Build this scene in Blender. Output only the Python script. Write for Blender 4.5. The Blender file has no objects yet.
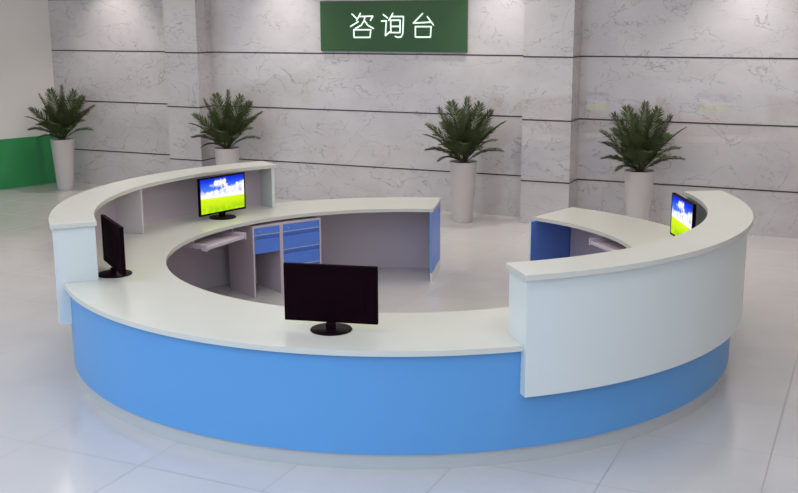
import bpy, bmesh, math, random
from mathutils import Vector, Matrix

C = bpy.context.scene.collection
SC = bpy.context.scene
R = math.radians
PI = math.pi
rnd = random.Random(7)

# ------------------------------------------------------------------ room frame
PSI = -0.4267                       # the back wall's heading
TV = Vector((math.cos(PSI), math.sin(PSI), 0))      # along the wall, to the right
NV = Vector((-math.sin(PSI), math.cos(PSI), 0))     # into the wall
WD = 5.6808
PIL = 0.3835                        # pillar projection
CEIL = 3.95


def W(s, d, z):
    """s along the back wall, d metres in front of it, z up"""
    v = TV * s + NV * (WD - d)
    return Vector((v.x, v.y, z))


# ------------------------------------------------------------------ materials
def lin(c):
    return tuple(((x / 12.92) if x <= 0.04045 else ((x + 0.055) / 1.055) ** 2.4) for x in c)


def rgb(r, g, b):
    return lin((r / 255, g / 255, b / 255)) + (1,)


def mat(name, col, rough=0.5, spec=0.5, metal=0.0, bump=0.0, bscale=60.0, var=0.03, vscale=4.0):
    m = bpy.data.materials.new(name)
    m.use_nodes = True
    nt = m.node_tree
    b = nt.nodes['Principled BSDF']
    b.inputs['Roughness'].default_value = rough
    b.inputs['Metallic'].default_value = metal
    b.inputs['Specular IOR Level'].default_value = spec
    tc = nt.nodes.new('ShaderNodeTexCoord')
    n = nt.nodes.new('ShaderNodeTexNoise')
    n.inputs['Scale'].default_value = vscale
    n.inputs['Detail'].default_value = 4
    nt.links.new(tc.outputs['Object'], n.inputs['Vector'])
    mix = nt.nodes.new('ShaderNodeMix')
    mix.data_type = 'RGBA'
    mix.inputs['A'].default_value = tuple(c * (1 - var) for c in col[:3]) + (1,)
    mix.inputs['B'].default_value = tuple(min(1, c * (1 + var)) for c in col[:3]) + (1,)
    nt.links.new(n.outputs['Fac'], mix.inputs['Factor'])
    nt.links.new(mix.outputs['Result'], b.inputs['Base Color'])
    if bump:
        n2 = nt.nodes.new('ShaderNodeTexNoise')
        n2.inputs['Scale'].default_value = bscale
        nt.links.new(tc.outputs['Object'], n2.inputs['Vector'])
        bp = nt.nodes.new('ShaderNodeBump')
        bp.inputs['Strength'].default_value = bump
        bp.inputs['Distance'].default_value = 0.01
        nt.links.new(n2.outputs['Fac'], bp.inputs['Height'])
        nt.links.new(bp.outputs['Normal'], b.inputs['Normal'])
    return m


class NT:
    def __init__(s, name):
        s.m = bpy.data.materials.new(name)
        s.m.use_nodes = True
        s.t = s.m.node_tree
        s.b = s.t.nodes['Principled BSDF']

    def n(s, kind, **kw):
        nd = s.t.nodes.new('ShaderNode' + kind)
        for k, v in kw.items():
            setattr(nd, k, v)
        return nd

    def set(s, sock, v):
        if isinstance(v, bpy.types.NodeSocket):
            s.t.links.new(v, sock)
        else:
            sock.default_value = v

    def math(s, op, a, b=0.0, c=0.0, clamp=False):
        nd = s.n('Math', operation=op, use_clamp=clamp)
        s.set(nd.inputs[0], a)
        s.set(nd.inputs[1], b)
        s.set(nd.inputs[2], c)
        return nd.outputs[0]

    def mr(s, v, a, b, c=0.0, d=1.0):
        nd = s.n('MapRange', interpolation_type='SMOOTHSTEP')
        for i, x in enumerate((v, a, b, c, d)):
            s.set(nd.inputs[i], x)
        return nd.outputs[0]

    def mix(s, f, a, b):
        nd = s.n('Mix', data_type='RGBA')
        s.set(nd.inputs['Factor'], f)
        s.set(nd.inputs['A'], a)
        s.set(nd.inputs['B'], b)
        return nd.outputs['Result']

    def noise(s, vec, scale, detail=4, rough=0.5, dist=0.0):
        nd = s.n('TexNoise')
        if vec is not None:
            s.t.links.new(vec, nd.inputs['Vector'])
        nd.inputs['Scale'].default_value = scale
        nd.inputs['Detail'].default_value = detail
        nd.inputs['Roughness'].default_value = rough
        nd.inputs['Distortion'].default_value = dist
        return nd.outputs['Fac']


def marble():
    k = NT('polished_marble')
    tc = k.n('TexCoord')
    mp = k.n('Mapping')
    k.t.links.new(tc.outputs['Object'], mp.inputs['Vector'])
    mp.inputs['Rotation'].default_value = (0, R(28), 0)
    mp.inputs['Scale'].default_value = (1.0, 1.0, 1.7)
    v = mp.outputs['Vector']

    def vein(scale, width, dist, off):
        add = k.n('VectorMath', operation='ADD')
        k.t.links.new(v, add.inputs[0])
        add.inputs[1].default_value = (off, off * 1.7, off * 0.6)
        f = k.noise(add.outputs[0], scale, 5, 0.55, dist)
        r = k.math('ABSOLUTE', k.math('SUBTRACT', f, 0.5))
        return k.mr(r, 0.0, width, 1.0, 0.0)
    v1 = vein(1.45, 0.009, 0.8, 3.1)
    v2 = vein(3.3, 0.014, 0.9, 11.7)
    m1 = k.mr(k.noise(v, 1.9, 2), 0.24, 0.52)
    m2 = k.mr(k.noise(v, 3.1, 2, 0.5, 0.3), 0.40, 0.62)
    veins = k.math('MAXIMUM', k.math('MULTIPLY', v1, m1), k.math('MULTIPLY', k.math('MULTIPLY', v2, m2), 0.6))
    cloud = k.mr(k.noise(v, 0.9, 6, 0.62), 0.3, 0.7)
    base = k.mix(cloud, rgb(194, 188, 190), rgb(207, 202, 203))
    col = k.mix(k.math('MULTIPLY', veins, 0.48), base, rgb(112, 106, 110))
    k.t.links.new(col, k.b.inputs['Base Color'])
    k.b.inputs['Roughness'].default_value = 0.012
    k.b.inputs['Specular IOR Level'].default_value = 1.0
    return k.m


TILE = 0.868


def tiles():
    k = NT('polished_floor_tile')
    tc = k.n('TexCoord')
    sep = k.n('SeparateXYZ')
    k.t.links.new(tc.outputs['Object'], sep.inputs[0])

    def cell(v, off):
        u = k.math('DIVIDE', k.math('SUBTRACT', v, off), TILE)
        fr = k.math('FRACT', u)
        dist = k.math('MULTIPLY', k.math('MINIMUM', fr, k.math('SUBTRACT', 1.0, fr)), TILE)
        return dist, k.math('FLOOR', u)
    d1, c1 = cell(sep.outputs['X'], 0.477 - 30 * TILE)
    d2, c2 = cell(sep.outputs['Y'], (WD - 8.66) - 30 * TILE)
    d = k.math('MINIMUM', d1, d2)
    joint = k.mr(d, 0.003, 0.0055, 1.0, 0.0)
    comb = k.n('CombineXYZ')
    k.t.links.new(c1, comb.inputs[0])
    k.t.links.new(c2, comb.inputs[1])
    wn = k.n('TexWhiteNoise', noise_dimensions='2D')
    k.t.links.new(comb.outputs[0], wn.inputs['Vector'])
    cl = k.mr(k.noise(tc.outputs['Object'], 1.6, 6, 0.6, 0.4), 0.3, 0.7)
    base = k.mix(cl, rgb(196, 191, 189), rgb(206, 201, 199))
    tint = k.mix(wn.outputs['Value'], rgb(198, 193, 191), rgb(204, 199, 197))
    base = k.mix(0.5, base, tint)
    col = k.mix(k.math('MULTIPLY', joint, 0.5), base, rgb(120, 116, 118))
    k.t.links.new(col, k.b.inputs['Base Color'])
    k.t.links.new(k.math('ADD', k.math('MULTIPLY', joint, 0.4), 0.12), k.b.inputs['Roughness'])
    k.b.inputs['Specular IOR Level'].default_value = 0.5
    return k.m


def screen_picture():
    k = NT('lit_screen')
    tc = k.n('TexCoord')
    sep = k.n('SeparateXYZ')
    k.t.links.new(tc.outputs['Object'], sep.inputs[0])
    u = k.math('DIVIDE', k.math('SUBTRACT', 0.28, sep.outputs['X']), 0.56)
    v = k.math('DIVIDE', k.math('SUBTRACT', sep.outputs['Z'], 0.067), 0.33)
    p = tc.outputs['Object']
    n1 = k.math('SUBTRACT', k.noise(p, 16, 6, 0.6), 0.5)
    n2 = k.math('SUBTRACT', k.noise(p, 40, 5, 0.6), 0.5)
    sky = k.mix(k.mr(v, 0.6, 1.0), rgb(70, 120, 235), rgb(18, 44, 205))
    # a round cloud high up, a bank of cloud along the horizon that climbs to the right
    du = k.math('DIVIDE', k.math('SUBTRACT', u, 0.46), 0.20)
    dv = k.math('DIVIDE', k.math('SUBTRACT', v, 0.83), 0.16)
    r = k.math('SQRT', k.math('ADD', k.math('MULTIPLY', du, du), k.math('MULTIPLY', dv, dv)))
    blob = k.math('SUBTRACT', 1.0, r)
    bank_top = k.math('ADD', 0.67, k.math('MULTIPLY', k.math('POWER', k.math('ABSOLUTE', k.math('SUBTRACT', u, 0.2)), 1.6), 0.28))
    bank = k.math('DIVIDE', k.math('SUBTRACT', bank_top, v), 0.12)
    f = k.math('ADD', k.math('MAXIMUM', blob, bank), k.math('ADD', k.math('MULTIPLY', n1, 2.4), k.math('MULTIPLY', n2, 0.8)))
    cm = k.mr(f, -0.1, 0.55)
    cshade = k.mr(k.math('ADD', n1, k.math('MULTIPLY', n2, 0.5)), -0.22, 0.12)
    cloud = k.mix(cshade, rgb(170, 180, 232), rgb(250, 248, 255))
    c = k.mix(cm, sky, cloud)
    hor = k.math('SUBTRACT', 0.45, k.math('MULTIPLY', u, 0.05))
    haze = k.mr(v, k.math('ADD', hor, 0.16), hor)
    c = k.mix(k.math('MULTIPLY', haze, 0.8), c, rgb(238, 240, 252))
    g = k.mix(k.mr(v, 0.0, 0.42), rgb(120, 190, 20), rgb(208, 232, 40))
    g = k.mix(k.mr(n1, -0.2, 0.2), g, rgb(196, 222, 22))
    c = k.mix(k.mr(v, k.math('ADD', hor, 0.02), k.math('SUBTRACT', hor, 0.02)), c, g)
    em = k.n('Emission')
    k.t.links.new(c, em.inputs['Color'])
    em.inputs['Strength'].default_value = SCREEN
    out = [n for n in k.t.nodes if n.type == 'OUTPUT_MATERIAL'][0]
    k.t.links.new(em.outputs[0], out.inputs['Surface'])
    return k.m


def emis(name, col, st):
    k = NT(name)
    k.b.inputs['Base Color'].default_value = col
    k.b.inputs['Emission Color'].default_value = col
    k.b.inputs['Emission Strength'].default_value = st
    return k.m


SCREEN = 1.25
SKY_LOW, SKY_HIGH = 0.6, 2.25
M = dict(
    marble=marble(), tiles=tiles(), screen=screen_picture(),
    white=mat('white_laminate', rgb(222, 227, 224), 0.28, 0.4, var=0.012),
    top=mat('ivory_stone_top', rgb(214, 213, 203), 0.22, 0.5, var=0.015),
    carcass=mat('shade_tinted_white_board', rgb(208, 194, 202), 0.45, 0.35, var=0.015),  # white board; the mauve cast of the shaded interior is put into the colour
    shelfboard=mat('warm_lit_white_board', rgb(222, 214, 218), 0.4, 0.35, var=0.012),  # white divider board with the interior's warm light put into its colour
    blue=mat('blue_laminate', rgb(98, 160, 216), 0.38, 0.35, var=0.012),
    dblue=mat('drawer_and_shade_blue_laminate', rgb(92, 134, 226), 0.35, 0.4, var=0.012),  # drawer blue; on end panels it stands for blue turned purple in shade
    kick=mat('grey_plinth', rgb(192, 193, 190), 0.3, 0.5, var=0.02),
    black=mat('black_plastic', rgb(22, 7, 14), 0.6, 0.02, var=0.05),
    gloss=mat('black_gloss_plastic', rgb(22, 7, 14), 0.45, 0.06, var=0.05),
    paint=mat('white_wall_paint', rgb(226, 221, 217), 0.7, 0.2, var=0.01, bump=0.05),
    ceil=mat('white_ceiling_paint', rgb(225, 225, 222), 0.8, 0.2, var=0.01),
    green=mat('green_wall_panel', rgb(54, 146, 86), 0.35, 0.4, var=0.03),
    strip=mat('dark_metal_strip', rgb(70, 64, 68), 0.4, 0.5, metal=0.3),
    pot=mat('white_ceramic', rgb(205, 199, 198), 0.3, 0.4, var=0.012),
    soil=mat('dark_soil', rgb(42, 32, 26), 0.9, 0.1, bump=0.8, bscale=80, var=0.3, vscale=40),
    leaf=mat('palm_leaf_green', rgb(66, 78, 42), 0.5, 0.3, var=0.28, vscale=9),
    stem=mat('palm_stem', rgb(74, 78, 46), 0.6, 0.3, var=0.15, vscale=12),
    board=mat('green_sign_board', rgb(58, 92, 60), 0.45, 0.3, var=0.02),
    neon=emis('white_lit_letter', rgb(232, 255, 240), 0.75),
    steel=mat('brushed_steel', rgb(190, 190, 192), 0.3, 0.5, metal=0.8),
)


# ------------------------------------------------------------------ helpers
def link_mesh(name, bm, m, parent=None, smooth=35, bevel=0.0, loc=None, rotz=None):
    bmesh.ops.recalc_face_normals(bm, faces=bm.faces)
    me = bpy.data.meshes.new(name)
    bm.to_mesh(me)
    bm.free()
    mats = m if isinstance(m, (list, tuple)) else [m]
    for x in mats:
        me.materials.append(x)
    if smooth:
        me.shade_smooth()
        me.set_sharp_from_angle(angle=R(smooth))
    o = bpy.data.objects.new(name, me)
    C.objects.link(o)
    if parent:
        o.parent = parent
    if loc is not None:
        o.location = loc
    if rotz is not None:
        o.rotation_euler = (0, 0, rotz)
    if bevel:
        b = o.modifiers.new('bevel', 'BEVEL')
        b.width = bevel
        b.segments = 2
        b.limit_method = 'ANGLE'
        b.angle_limit = R(40)
        b.harden_normals = True
    return o


def thing(name, label, cat, loc=(0, 0, 0), rotz=0.0, group=None):
    o = bpy.data.objects.new(name, None)
    o.empty_display_size = 0.1
    C.objects.link(o)
    o.location = loc
    o.rotation_euler = (0, 0, rotz)
    return tag(o, label, cat, group)


def tag(o, label, cat, group=None):
    o['label'] = label
    o['category'] = cat
    if group:
        o['group'] = group
    return o


def struct(o):
    o['kind'] = 'structure'
    return o


def box(bm, x0, x1, y0, y1, z0, z1):
    vs = [bm.verts.new((x, y, z)) for x in (x0, x1) for y in (y0, y1) for z in (z0, z1)]
    for f in ((0, 1, 3, 2), (4, 6, 7, 5), (0, 4, 5, 1), (2, 3, 7, 6), (0, 2, 6, 4), (1, 5, 7, 3)):
        bm.faces.new([vs[i] for i in f])
    return bm


def prism(bm, pts, z0, z1):
    """a closed outline (x, y) extruded from z0 to z1"""
    lo = [bm.verts.new((x, y, z0)) for x, y in pts]
    hi = [bm.verts.new((x, y, z1)) for x, y in pts]
    n = len(pts)
    for i in range(n):
        j = (i + 1) % n
        bm.faces.new((lo[i], lo[j], hi[j], hi[i]))
    return lo, hi


def arc_strip(bm, outer, inner, z0, z1):
    """a band between two equal-length polylines, extruded; quads all round"""
    n = len(outer)
    V = [[bm.verts.new((p[0], p[1], z)) for p in pl] for pl in (outer, inner) for z in (z0, z1)]
    ol, oh, il, ih = V
    for i in range(n - 1):
        bm.faces.new((ol[i], ol[i + 1], oh[i + 1], oh[i]))
        bm.faces.new((il[i], ih[i], ih[i + 1], il[i + 1]))
        bm.faces.new((oh[i], oh[i + 1], ih[i + 1], ih[i]))
        bm.faces.new((ol[i], il[i], il[i + 1], ol[i + 1]))
    for i in (0, n - 1):
        bm.faces.new((ol[i], oh[i], ih[i], il[i]))
    return bm


def pol(r, a, c=(0, 0)):
    return (c[0] + r * math.cos(R(a)), c[1] + r * math.sin(R(a)))


def arc(rin, rout, a0, a1, z0, z1, step=1.5):
    n = max(2, int(abs(a1 - a0) / step) + 1)
    A = [a0 + (a1 - a0) * i / (n - 1) for i in range(n)]
    return arc_strip(bmesh.new(), [pol(rout, a) for a in A], [pol(rin, a) for a in A], z0, z1)


def radial_board(r0, r1, a, t, z0, z1):
    """a flat upright board standing along a radius, thickness t (to the +angle side)"""
    bm = box(bmesh.new(), r0, r1, 0, t, z0, z1)
    bmesh.ops.rotate(bm, verts=bm.verts, cent=(0, 0, 0), matrix=Matrix.Rotation(R(a), 3, 'Z'))
    return bm


def tube(bm, pts, r, seg=8):
    for a, b in zip(pts[:-1], pts[1:]):
        a, b = Vector(a), Vector(b)
        d = b - a
        q = d.to_track_quat('Z', 'Y').to_matrix().to_4x4()
        bmesh.ops.create_cone(bm, cap_ends=True, segments=seg, radius1=r, radius2=r, depth=d.length,
                              matrix=Matrix.Translation((a + b) / 2) @ q)
    for p in pts:
        bmesh.ops.create_icosphere(bm, subdivisions=1, radius=r, matrix=Matrix.Translation(Vector(p)))
    return bm


def lathe(bm, prof, seg=48, cap=True):
    rings = []
    for r, z in prof:
        rings.append([bm.verts.new((r * math.cos(2 * PI * i / seg), r * math.sin(2 * PI * i / seg), z)) for i in range(seg)])
    for a, b in zip(rings[:-1], rings[1:]):
        for i in range(seg):
            j = (i + 1) % seg
            bm.faces.new((a[i], a[j], b[j], b[i]))
    if cap:
        bm.faces.new(rings[0])
        bm.faces.new(rings[-1])
    return bm


# ------------------------------------------------------------------ the setting
# floor: laid square to the back wall
bm = box(bmesh.new(), -30, 11, -26, WD + 0.4, -0.1, 0.0)
struct(link_mesh('floor', bm, M['tiles'], rotz=PSI, smooth=0))

S_CORNER = -8.79
PROFILE = [(S_CORNER, 0), (-6.26, 0), (-6.26, PIL), (-5.685, PIL), (-5.685, 0), (-0.68, 0), (-0.68, PIL), (-0.035, PIL), (-0.035, 0), (6.2, 0)]


def wall_prism(name, prof, back, z0, z1, m):
    """a wall solid in wall-aligned local axes (x = s, y = -d)"""
    bm = bmesh.new()
    pts = [(s, -d) for s, d in prof]
    bk = [(s, 0.25) for s, d in prof]
    lo = [[bm.verts.new((x, y, z)) for x, y in L] for z in (z0, z1) for L in (pts, bk)]
    p0, b0, p1, b1 = lo
    n = len(pts)
    for i in range(n - 1):
        bm.faces.new((p0[i], p0[i + 1], p1[i + 1], p1[i]))
        if abs(pts[i][0] - pts[i + 1][0]) > 1e-6:
            bm.faces.new((b0[i], b1[i], b1[i + 1], b0[i + 1]))
            bm.faces.new((p1[i], p1[i + 1], b1[i + 1], b1[i]))
            bm.faces.new((p0[i], b0[i], b0[i + 1], p0[i + 1]))
    bm.faces.new((p0[0], p1[0], b1[0], b0[0]))
    bm.faces.new((p0[-1], b0[-1], b1[-1], p1[-1]))
    bmesh.ops.remove_doubles(bm, verts=bm.verts, dist=1e-5)
    loc = NV * WD
    return link_mesh(name, bm, m, loc=loc, rotz=PSI, smooth=0)


struct(wall_prism('wall_back', PROFILE, 0.25, 0, CEIL, M['marble']))


def wall_strip(name, z, h=0.017, proud=0.003):
    bm = bmesh.new()
    off = []
    for i, (s, d) in enumerate(PROFILE):
        ds = 0.0
        if 0 < i < len(PROFILE) - 1:
            # at a pillar corner the strip also steps sideways
            left, right = PROFILE[i - 1], PROFILE[i + 1]
            if abs(left[0] - s) < 1e-6 or abs(right[0] - s) < 1e-6:
                other = left if abs(left[0] - s) < 1e-6 else right
                lower_is_right = (other[1] < d and other is right) or (other[1] > d and other is left)
                ds = proud if lower_is_right else -proud
        off.append((s + ds, -(d + proud)))
    base = [(s, -d + 0.0005) for s, d in PROFILE]
    arc_strip(bm, off, base, z - h / 2, z + h / 2)
    return struct(link_mesh(name, bm, M['strip'], loc=NV * WD, rotz=PSI, smooth=0))


for i, z in enumerate((0.566, 1.359, 2.158, 2.955)):
    wall_strip('trim_%d' % (i + 1), z)

# left wall: turns off from the corner at a slant
LA = R(-133.3)
corner = W(S_CORNER, 0, 0)
bm = box(bmesh.new(), -0.2, 24, -0.2, 0.0, 0, CEIL)
struct(link_mesh('wall_left', bm, M['paint'], loc=corner, rotz=LA, smooth=0))
bm = box(bmesh.new(), 0.012, 23.9, 0.0, 0.012, 0.0, 0.795)
struct(link_mesh('trim_5', bm, M['green'], loc=corner, rotz=LA, smooth=0))
# right wall and ceiling, out of the frame but shading the room
bm = box(bmesh.new(), 6.2, 6.4, WD - 15, WD + 0.25, 0, CEIL)
struct(link_mesh('wall_right', bm, M['paint'], rotz=PSI, smooth=0))
bm = box(bmesh.new(), -30, 6.4, WD - 10.5, WD + 0.25, CEIL, CEIL + 0.15)
struct(link_mesh('ceiling', bm, M['ceil'], rotz=PSI, smooth=0))

# ------------------------------------------------------------------ sign
sg = thing('sign_board', 'dark green hanging sign with three glowing white Chinese characters on the marble wall', 'sign', W(-2.7, 0.0, 2.192), PSI)
bm = box(bmesh.new(), -1.107, 1.113, -0.04, 0.0, 0.0, 0.69)
link_mesh('board', bm, M['board'], sg, bevel=0.006)
GLYPHS = [
    [[(-0.587, 2.705), (-0.522, 2.648)], [(-0.612, 2.534), (-0.493, 2.599)], [(-0.455, 2.712), (-0.517, 2.615)], [(-0.474, 2.669), (-0.264, 2.673), (-0.301, 2.615)], [(-0.387, 2.667), (-0.397, 2.615), (-0.444, 2.551), (-0.537, 2.505)], [(-0.393, 2.615), (-0.343, 2.55), (-0.255, 2.505)], [(-0.562, 2.489), (-0.297, 2.489), (-0.311, 2.385), (-0.558, 2.384), (-0.562, 2.489)]],
    [[(-0.104, 2.694), (-0.041, 2.649)], [(-0.132, 2.606), (-0.059, 2.609), (-0.073, 2.409), (-0.006, 2.462)], [(0.041, 2.71), (-0.023, 2.614)], [(0.013, 2.667), (0.201, 2.666), (0.19, 2.438), (0.165, 2.393), (0.12, 2.387), (0.075, 2.4)], [(0.008, 2.617), (0.151, 2.617), (0.147, 2.451), (0.01, 2.451), (0.008, 2.617)], [(0.011, 2.534), (0.147, 2.534)]],
    [[(0.484, 2.704), (0.347, 2.578), (0.61, 2.59)], [(0.554, 2.663), (0.645, 2.553)], [(0.378, 2.531), (0.61, 2.531), (0.6, 2.392), (0.378, 2.391), (0.378, 2.531)]],
]
for g in GLYPHS:
    bm = bmesh.new()
    for st in g:
        tube(bm, [(x - 0.0115, -0.043, z - 2.192) for x, z in st], 0.0098)
    link_mesh('character', bm, M['neon'], sg)

# ------------------------------------------------------------------ ring counter
H1, T1 = 0.76, 0.034                # working top
H2, T2 = 1.205, 0.038               # raised top
RB, RC, RI = 2.6376, 2.675, 1.9244
RW, RU, RUI = 2.6939, 2.7447, 2.4166
IC = (0.010, 0.060)
A_FAR, A_NEAR = 80.58 - 360, 49.4    # the ring runs clockwise from the right end to the far end
UNITS = ((-238.2, -157.2, 2.726), (-74.4, 6.5, 2.711))    # raised sections: left, right
CAP = 0.03


DA = math.degrees(CAP / RB) + 0.06      # the angle an end panel takes up


def ring_edge(a):
    for u0, u1, rw in UNITS:
        if u0 + DA < a < u1 - DA:
            return rw - 0.0272
        if u0 - 0.03 <= a <= u1 + 0.03:
            return RB - 0.0015
    return RC


def edge_angles():
    brk = sorted([A_FAR, A_NEAR] + [x for u in UNITS for x in (u[0] - 0.03, u[0] + DA, u[1] - DA, u[1] + 0.03)])
    out = []
    for a, b in zip(brk[:-1], brk[1:]):
        n = max(2, int((b - a) / 1.5))
        r = ring_edge((a + b) / 2)
        out += [(a + (b - a) * i / n, r) for i in range(n + 1)]
    return out


def inner_r(a):
    """where the ray at angle a meets the inner edge, a circle set slightly off centre"""
    b = IC[0] * math.cos(R(a)) + IC[1] * math.sin(R(a))
    return b + math.sqrt(b * b - (IC[0] ** 2 + IC[1] ** 2 - RI ** 2))


ea = edge_angles()
bm = bmesh.new()
arc_strip(bm, [pol(r, a) for a, r in ea], [pol(inner_r(a), a) for a, r in ea], H1 - T1, H1)
bmesh.ops.remove_doubles(bm, verts=bm.verts, dist=1e-6)
bm.normal_update()
thin = [f for f in bm.faces if f.calc_area() < 1e-6]
if thin:
    bmesh.ops.delete(bm, geom=thin, context='FACES_ONLY')
wt = link_mesh('worktop', bm, M['top'])
tag(wt, 'low ivory worktop running round the whole open ring counter', 'countertop')

cb = thing('counter_base', 'curved blue base of the ring reception counter on a grey plinth', 'counter')
link_mesh('front_panel', arc(RB - 0.026, RB - 0.002, A_FAR + 0.9, A_NEAR - 0.9, 0.1, H1 - T1 - 0.001), M['blue'], cb)
link_mesh('tinted_inner_lining', arc(RB - 0.044, RB - 0.0265, A_FAR + 1.0, A_NEAR - 1.0, 0.0, H1 - T1 - 0.001), M['carcass'], cb)
link_mesh('plinth', arc(RB - 0.0263, RB - 0.018, A_FAR + 1.0, A_NEAR - 1.0, 0.0, 0.0995), M['kick'], cb)
for a, t in ((A_FAR, -0.04), (A_NEAR, 0.04)):
    # radial end boards; t keeps the board on the ring's side of the end
    a_b = a + (0.12 if t < 0 else -0.3)
    r0 = RI + 0.03 if t < 0 else RI - 0.035
    tt = 0.022
    bm = radial_board(r0, RB - 0.002, a_b, tt if t < 0 else -tt, 0.1, H1 - T1 - 0.001)
    e = link_mesh('end_panel', bm, M['dblue'], cb)  # purpler blue paints the shade on these blue boards
    bm = radial_board(r0 - 0.0035, r0 - 0.0002, a_b, tt if t < 0 else -tt, 0.1, H1 - T1 - 0.001)
    link_mesh('edge_band', bm, M['blue'] if t < 0 else M['white'], e)  # far band: light on the board's front edge painted as lighter blue
    bm = radial_board(r0 + 0.012, RB - 0.04, a_b, tt * 0.9 if t < 0 else -tt * 0.9, 0.0, 0.0995)
    link_mesh('end_foot', bm, M['white'], e)

# raised sections
for (u0, u1, rw), lab in zip(UNITS, (
        'white raised counter section on the left, sheltering the monitor with the meadow screen',
        'tall white raised counter section on the right front, hanging over the blue base')):
    rc = thing('raised_counter', lab, 'counter', group='raised sections of the ring counter')
    dz = H2 - T2
    link_mesh('shelf_top', arc(RUI, RU, u0 - 0.45, u1 + 0.45, dz, H2), M['top'], rc, bevel=0.004)
    link_mesh('outer_panel', arc(rw - 0.020, rw, u0, u1, 0.45, dz - 0.0005), M['white'], rc)
    link_mesh('tinted_inner_lining', arc(rw - 0.026, rw - 0.0203, u0 + DA, u1 - DA, 0.46, dz - 0.0005), M['carcass'], rc)  # added layer on the white panel, its colour carries the warmer interior light
    for a, t in ((u0, CAP), (u1, -CAP)):
        # end panel: full depth above the worktop, only its outer strip runs on below
        bm = bmesh.new()
        ol = [(RUI + 0.014, H1 + 0.0005), (RB, H1 + 0.0005), (RB, 0.4502), (rw - 0.0202, 0.4502), (rw - 0.0202, dz - 0.0005), (RUI + 0.014, dz - 0.0005)]
        v0 = [bm.verts.new((x, 0, z)) for x, z in ol]
        v1 = [bm.verts.new((x, t, z)) for x, z in ol]
        for k in range(6):
            q = (k + 1) % 6
            bm.faces.new((v0[k], v0[q], v1[q], v1[k]))
        bm.faces.new(v0)
        bm.faces.new(v1)
        bmesh.ops.rotate(bm, verts=bm.verts, cent=(0, 0, 0), matrix=Matrix.Rotation(R(a), 3, 'Z'))
        link_mesh('end_panel', bm, M['white'], rc, smooth=0)
    am = (u0 + u1) / 2 - 0.6
    link_mesh('divider', radial_board(RUI + 0.014, rw - 0.0265, am, 0.018, H1 + 0.0005, dz - 0.0005), M['shelfboard'], rc, bevel=0.0015)

# ------------------------------------------------------------------ drawer cabinets under the far left of the worktop
CL = Vector((-1.417, 1.345))
CA = R(37.0)                        # heading of the row of fronts, left to right as seen from inside
CZ1 = 0.70


def cabinet(off, w, lab, drawers, name='drawer_cabinet'):
    p = CL + Vector((math.cos(CA), math.sin(CA))) * off
    t = thing(name, lab, 'cabinet', (p.x, p.y, 0), CA, 'drawer cabinets under the worktop')
    dp = 0.50
    bm = bmesh.new()
    th = 0.016
    z0 = 0.0
    box(bm, 0, th, 0, dp, z0, CZ1)
    box(bm, w - th, w, 0, dp, z0, CZ1)
    box(bm, th, w - th, 0.004, dp, CZ1 - th, CZ1)
    box(bm, th, w - th, dp - 0.012, dp, z0, CZ1 - th)
    link_mesh('carcass', bm, M['carcass'], t)
    for za, zb, pull, lock in drawers:
        bm = bmesh.new()
        x0, x1 = th + 0.003, w - th - 0.003
        # front board with a recessed pull along its lower or upper edge
        box(bm, x0, x1, 0.0, 0.018, za + (0.0 if not pull else 0.036), zb)
        d = link_mesh('drawer', bm, M['dblue'], t, bevel=0.0015)
        if pull:
            bm = bmesh.new()
            # the pull: a thin lip in front, a slanting recess behind it
            vs = [(x0, 0.0, za + 0.036), (x0, 0.014, za + 0.014), (x0, 0.014, za + 0.002), (x0, 0.018, za + 0.002), (x0, 0.018, za + 0.036)]
            a = [bm.verts.new(v) for v in vs]
            b = [bm.verts.new((x1, v[1], v[2])) for v in vs]
            n = len(vs)
            for i in range(n):
                j = (i + 1) % n
                bm.faces.new((a[i], a[j], b[j], b[i]))
            bm.faces.new(a)
            bm.faces.new(b)
            link_mesh('pull', bm, M['dblue'], d, smooth=0)
            bm = box(bmesh.new(), x0, x1, -0.0015, 0.003, za + 0.036, za + 0.043)
            link_mesh('pull_edge', bm, M['kick'], d, smooth=0)
        if lock:
            bm = bmesh.new()
            bmesh.ops.create_cone(bm, cap_ends=True, segments=16, radius1=0.009, radius2=0.009, depth=0.006,
                                  matrix=Matrix.Translation((x0 + 0.06, -0.002, zb - 0.035)) @ Matrix.Rotation(PI / 2, 4, 'X'))
            link_mesh('lock', bm, M['steel'], d)
    return t


cabinet(0.0, 0.315, 'narrow cabinet with two blue fronts above an open compartment', [(0.572, 0.683, True, True), (0.43, 0.570, False, False)])
cabinet(0.318, 0.455, 'wider cabinet with a stack of blue drawers, partly behind the front monitor', [(0.572, 0.683, True, True), (0.395, 0.570, True, False), (0.225, 0.393, True, False), (0.045, 0.223, False, False)])


# ------------------------------------------------------------------ keyboard trays
def tray(p0, heading, lab):
    """p0: front left corner seen from the sitter; board runs along heading"""
    t = thing('keyboard_tray', lab, 'tray', (p0[0], p0[1], 0.0), heading, 'keyboard trays under the worktop')
    L, D, z = 0.60, 0.34, 0.632
    link_mesh('shelf', box(bmesh.new(), 0.02, L - 0.02, 0.012, D, z, z + 0.016), M['carcass'], t, bevel=0.002)  # white tray; the shade under the worktop is tinted into its boards
    link_mesh('front_lip', box(bmesh.new(), 0.015, L - 0.015, 0.0, 0.014, z - 0.006, z + 0.026), M['carcass'], t, bevel=0.004)
    for x in (0.0, L - 0.014):
        bm = box(bmesh.new(), x, x + 0.014, -0.012, 0.05, z - 0.012, z + 0.05)
        box(bm, x, x + 0.014, 0.05, D + 0.06, z + 0.004, z + 0.05)
        s = link_mesh('slide', bm, M['carcass'], t, bevel=0.001)
        bm = box(bmesh.new(), x, x + 0.014, 0.14, D + 0.06, z + 0.05, H1 - T1 - 0.0005)
        link_mesh('bracket', bm, M['steel'], s)
    return t


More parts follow.
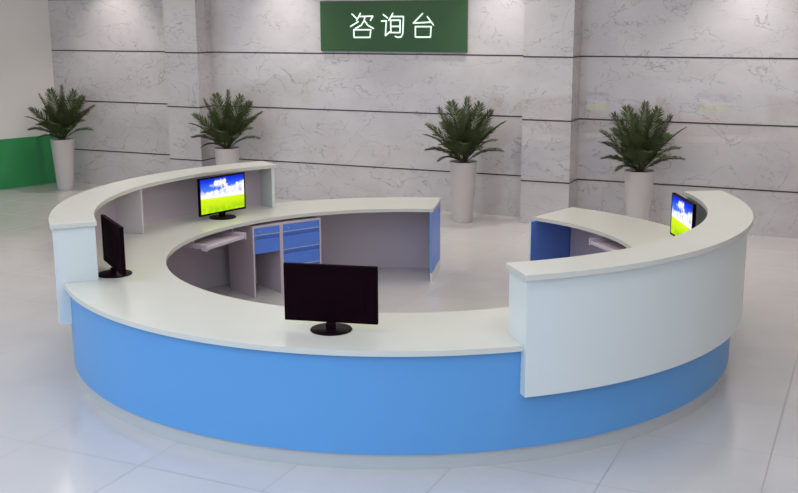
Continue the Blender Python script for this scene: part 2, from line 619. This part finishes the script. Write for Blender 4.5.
tray((-1.738, 0.638), R(62.6), 'white keyboard tray below the left worktop, next to the blue drawers')
tray((1.722, 0.862), R(-71.0), 'white keyboard tray under the right worktop, half hidden by the raised section')


# ------------------------------------------------------------------ monitors
MW, MH, MZ = 0.593, 0.362, 0.051    # width, height, foot of the panel above the worktop


def monitor_first():
    t = thing('monitor', '', 'monitor')
    w, h = MW / 2, MH
    # local axes: the screen faces +y, x to the right
    bm = box(bmesh.new(), -w, w, -0.012, 0.012, MZ, MZ + h)
    link_mesh('housing', bm, M['black'], t, bevel=0.004)
    bm = bmesh.new()
    z0, z1 = MZ + 0.06, MZ + h - 0.06
    a = [(-w + 0.07, -0.012, z0), (w - 0.07, -0.012, z0), (w - 0.07, -0.012, z1), (-w + 0.07, -0.012, z1)]
    b = [(-w + 0.13, -0.024, z0 + 0.03), (w - 0.13, -0.024, z0 + 0.03), (w - 0.13, -0.024, z1 - 0.05), (-w + 0.13, -0.024, z1 - 0.05)]
    va, vb = [bm.verts.new(p) for p in a], [bm.verts.new(p) for p in b]
    for i in range(4):
        j = (i + 1) % 4
        bm.faces.new((va[i], va[j], vb[j], vb[i]))
    bm.faces.new(vb)
    bm.faces.new(va)
    link_mesh('rear_bulge', bm, M['black'], t, bevel=0.004)
    # bezel
    bm = bmesh.new()
    z0, z1 = MZ + 0.018, MZ + h - 0.014
    x1 = w - 0.0145
    box(bm, -w, w, 0.0121, 0.0165, MZ, z0)
    box(bm, -w, w, 0.0121, 0.0165, z1, MZ + h)
    box(bm, -w, -x1, 0.0121, 0.0165, z0, z1)
    box(bm, x1, w, 0.0121, 0.0165, z0, z1)
    link_mesh('bezel', bm, M['gloss'], t)
    bm = box(bmesh.new(), -x1, x1, 0.0122, 0.014, z0, z1)
    s = link_mesh('screen', bm, M['screen'], t, smooth=0)
    s['label'] = 'lit screen showing clouds over a green meadow'
    # neck and round foot
    bm = box(bmesh.new(), -0.030, 0.030, -0.026, 0.010, 0.012, MZ - 0.0005)
    link_mesh('neck', bm, M['gloss'], t, bevel=0.006)
    bm = lathe(bmesh.new(), [(0.128, 0.0), (0.131, 0.004), (0.128, 0.009), (0.10, 0.0125), (0.03, 0.014)], 48)
    link_mesh('foot', bm, M['gloss'], t)
    return t


def children(o):
    return [c for c in bpy.data.objects if c.parent == o]


def copy_tree(o, parent=None):
    c = o.copy()
    C.objects.link(c)
    if parent:
        c.parent = parent
    for ch in children(o):
        copy_tree(ch, c)
    return c


mon = monitor_first()
for i, (x, y, az, lab) in enumerate((
        (-0.433, -2.241, 78.3, 'black monitor seen from behind, on the front of the low worktop'),
        (-2.167, -0.771, 28.5, 'black monitor seen almost edge-on beside the left end of the raised section'),
        (-1.728, 1.528, -37.8, 'monitor with a lit meadow screen facing us under the left raised section'),
        (2.358, 0.126, 182.0, 'monitor with a lit meadow screen seen obliquely inside the right raised section'))):
    m = mon if i == 0 else copy_tree(mon)
    m.location = (x, y, H1)
    m.rotation_euler = (0, 0, R(az - 90))
    m['label'] = lab
    m['group'] = 'monitors on the ring counter'

# ------------------------------------------------------------------ potted palms
def frond_bm(tip, lift, width, nleaf=30, seed=0):
    """tip: (x, y, z) reached from the crown; lift: how far the rib bows above the straight line"""
    rg = random.Random(seed)
    bm = bmesh.new()
    tip = Vector(tip)
    roll = R(rg.uniform(34, 58) if tip.z > 0.55 else rg.uniform(6, 24)) * rg.choice((-1, 1))
    L = tip.length
    up = Vector((0, 0, 1))
    mid = tip * 0.55 + up * lift
    base = Vector((tip.x * 0.03, tip.y * 0.03, 0))

    def P(t):
        return base * (1 - t) ** 2 + mid * (2 * t * (1 - t)) + tip * t * t

    def D(t):
        return ((mid - base) * (2 * (1 - t)) + (tip - mid) * (2 * t)).normalized()
    # rib
    prev = None
    N = 10
    for i in range(N + 1):
        t = i / N
        p, d = P(t), D(t)
        side = d.cross(up)
        side = side.normalized() if side.length > 1e-3 else Vector((1, 0, 0))
        nrm = side.cross(d)
        r = 0.007 * (1 - 0.8 * t)
        ring = [bm.verts.new(p + side * (r * math.cos(q)) + nrm * (r * math.sin(q))) for q in (0, PI / 2, PI, 3 * PI / 2)]
        if prev:
            for k in range(4):
                bm.faces.new((prev[k], prev[(k + 1) % 4], ring[(k + 1) % 4], ring[k]))
        prev = ring
    for f in bm.faces:
        f.material_index = 1
    # leaflets
    for i in range(nleaf):
        t = 0.16 + 0.84 * i / (nleaf - 1)
        p, d = P(t), D(t)
        side = d.cross(up)
        if side.length < 0.15:
            side = d.cross(Vector((0, 1, 0.2)))
        side.normalize()
        nrm = side.cross(d).normalized()
        side, nrm = side * math.cos(roll) + nrm * math.sin(roll), nrm * math.cos(roll) - side * math.sin(roll)
        env = math.sin(PI * min(1, 0.14 + 0.80 * t)) ** 0.7
        for s in (-1, 1):
            ll = 1.12 * width * env * rg.uniform(0.85, 1.12)
            ang = R(rg.uniform(44, 56) * (1 - 0.30 * t))
            dr = (d * math.cos(ang) + side * s * math.sin(ang) + nrm * rg.uniform(0.0, 0.18)).normalized()
            tipd = (dr - up * rg.uniform(0.10, 0.30)).normalized()
            w = 0.0062 * (0.7 + 0.5 * env)
            cr = dr.cross(nrm).normalized()
            q0, q1, q2 = p, p + dr * ll * 0.5, p + dr * ll * 0.5 + tipd * ll * 0.5
            v = [bm.verts.new(x) for x in (q0 + cr * w * 0.4, q0 - cr * w * 0.4, q1 - cr * w, q1 + cr * w, q1 + nrm * w * 0.5, q2)]
            for f in ((0, 4, 3), (0, 1, 4), (1, 2, 4), (3, 4, 5), (4, 2, 5)):
                bm.faces.new([v[k] for k in f])
    return bm


# tips seen from the front (x right, z up, y: minus is towards the viewer), bow, leaflet length
FRONDS = [
    ((-0.48, 0.02, 0.50), 0.10, 0.15), ((-0.50, -0.12, 0.38), 0.12, 0.14), ((-0.48, -0.10, 0.18), 0.14, 0.12),
    ((-0.31, -0.22, 0.05), 0.13, 0.11), ((-0.33, 0.06, 0.70), 0.05, 0.18), ((-0.17, 0.12, 0.78), 0.04, 0.18), ((0.21, 0.10, 0.76), 0.04, 0.18), ((0.10, -0.14, 0.66), 0.05, 0.18), ((-0.12, -0.20, 0.60), 0.06, 0.18),
    ((0.04, 0.02, 0.84), 0.03, 0.17), ((0.36, 0.05, 0.68), 0.05, 0.17), ((0.28, 0.25, 0.60), 0.08, 0.16),
    ((0.53, 0.02, 0.54), 0.10, 0.14), ((0.51, -0.08, 0.17), 0.14, 0.12), ((0.42, -0.20, 0.32), 0.14, 0.14), ((0.37, 0.18, 0.44), 0.12, 0.15),
    ((-0.12, -0.34, 0.50), 0.12, 0.16), ((0.14, -0.36, 0.46), 0.12, 0.16), ((0.02, -0.40, 0.30), 0.16, 0.14), ((0.24, -0.33, 0.22), 0.15, 0.12), ((-0.26, -0.30, 0.28), 0.15, 0.14),
    ((-0.30, 0.30, 0.50), 0.12, 0.15), ((0.02, 0.42, 0.42), 0.14, 0.15), ((-0.05, 0.30, 0.66), 0.06, 0.16), ((-0.40, 0.18, 0.34), 0.14, 0.14),
]


def palm_first():
    t = thing('potted_palm', '', 'potted plant')
    pr = [(0.118, 0.0), (0.124, 0.003), (0.184, 0.79), (0.188, 0.797), (0.186, 0.80), (0.172, 0.80), (0.170, 0.795), (0.164, 0.74)]
    link_mesh('pot', lathe(bmesh.new(), pr, 48), M['pot'], t)
    bm = lathe(bmesh.new(), [(0.1675, 0.765), (0.12, 0.776), (0.03, 0.782)], 32)
    link_mesh('soil', bm, M['soil'], t)
    for i, (tip, lift, w) in enumerate(FRONDS):
        bm = frond_bm(tip, lift, w, 42, i)
        me_o = link_mesh('frond', bm, [M['leaf'], M['stem']], t, smooth=0, loc=(0, 0, 0.778))
    return t


palm = palm_first()
for i, (s, d, a, lab) in enumerate((
        (-8.22, 0.53, 2, 'potted palm in the corner, beside the green wall panel'),
        (-5.15, 0.50, -4, 'potted palm behind the left raised counter, its white pot mostly hidden'),
        (-1.42, 0.56, 0, 'potted palm against the marble wall below the sign, its whole pot in view'),
        (0.88, 0.50, 3, 'potted palm right of the pillar, its pot behind the right end of the worktop'))):
    p = palm if i == 0 else copy_tree(palm)
    p.location = W(s, d, 0)
    p.rotation_euler = (0, 0, PSI + R(a) + R(24) * (0.9 if s < -4 else 0.75))
    p['label'] = lab
    p['group'] = 'potted palms along the wall'

# ------------------------------------------------------------------ light
def area(name, loc, sx, sy, power, col):
    l = bpy.data.lights.new(name, 'AREA')
    l.shape = 'RECTANGLE'
    l.size, l.size_y = sx, sy
    l.energy = power
    l.color = col
    o = bpy.data.objects.new(name, l)
    C.objects.link(o)
    o.location = loc
    o.rotation_euler = (0, 0, PSI)
    return o


WARM = (1.0, 0.94, 0.87)
for s in (-6.0, -3.0, 0.0, 3.0):
    for d in (2.4, 5.4, 8.4):
        area('ceiling_panel_light', W(s, d, CEIL - 0.01), 1.2, 1.2, 29 if d < 3 else 21, WARM)
for s in (-7.4, -4.35, -1.1, 2.0):
    l = bpy.data.lights.new('wall_downlight', 'SPOT')
    l.energy = 160
    l.color = (1.0, 0.95, 0.90)
    l.spot_size = R(84)
    l.spot_blend = 0.9
    l.shadow_soft_size = 0.05
    o = bpy.data.objects.new('wall_downlight', l)
    C.objects.link(o)
    o.location = W(s, 0.56, CEIL - 0.03)

w = bpy.data.worlds.new('daylight')
SC.world = w
w.use_nodes = True
wt_ = w.node_tree
bg = wt_.nodes['Background']
# an overcast sky: dim along the horizon, brighter overhead
tcw = wt_.nodes.new('ShaderNodeTexCoord')
sepw = wt_.nodes.new('ShaderNodeSeparateXYZ')
mrw = wt_.nodes.new('ShaderNodeMapRange')
mrw.interpolation_type = 'SMOOTHSTEP'
wt_.links.new(tcw.outputs['Generated'], sepw.inputs[0])
wt_.links.new(sepw.outputs['Z'], mrw.inputs['Value'])
mrw.inputs['From Min'].default_value = 0.14
mrw.inputs['From Max'].default_value = 0.50
mrw.inputs['To Min'].default_value = SKY_LOW
mrw.inputs['To Max'].default_value = SKY_HIGH
bg.inputs['Color'].default_value = (0.72, 0.88, 1.12, 1)
wt_.links.new(mrw.outputs['Result'], bg.inputs['Strength'])

# ------------------------------------------------------------------ camera
f, th, roll, HC, DC, yaw = 1048.9954, 0.2144, -0.0041, 2.6457, 8.4823, -0.0018
fw = Vector((math.sin(yaw) * math.cos(th), math.cos(yaw) * math.cos(th), -math.sin(th)))
r = Vector((math.cos(yaw), -math.sin(yaw), 0))
u = r.cross(fw)
r2 = r * math.cos(roll) + u * math.sin(roll)
u2 = -r * math.sin(roll) + u * math.cos(roll)
cam = bpy.data.cameras.new('camera')
cam.sensor_fit = 'HORIZONTAL'
cam.sensor_width = 36
cam.lens = f * 36 / 798
co = bpy.data.objects.new('camera', cam)
C.objects.link(co)
mw = Matrix((r2, u2, -fw)).transposed().to_4x4()
mw.translation = (0, -DC, HC)
co.matrix_world = mw
SC.camera = co

SC.view_settings.view_transform = 'Standard'
SC.view_settings.look = 'None'
SC.view_settings.gamma = 1
SC.view_settings.use_curve_mapping = False
SC.view_settings.exposure = 0.0
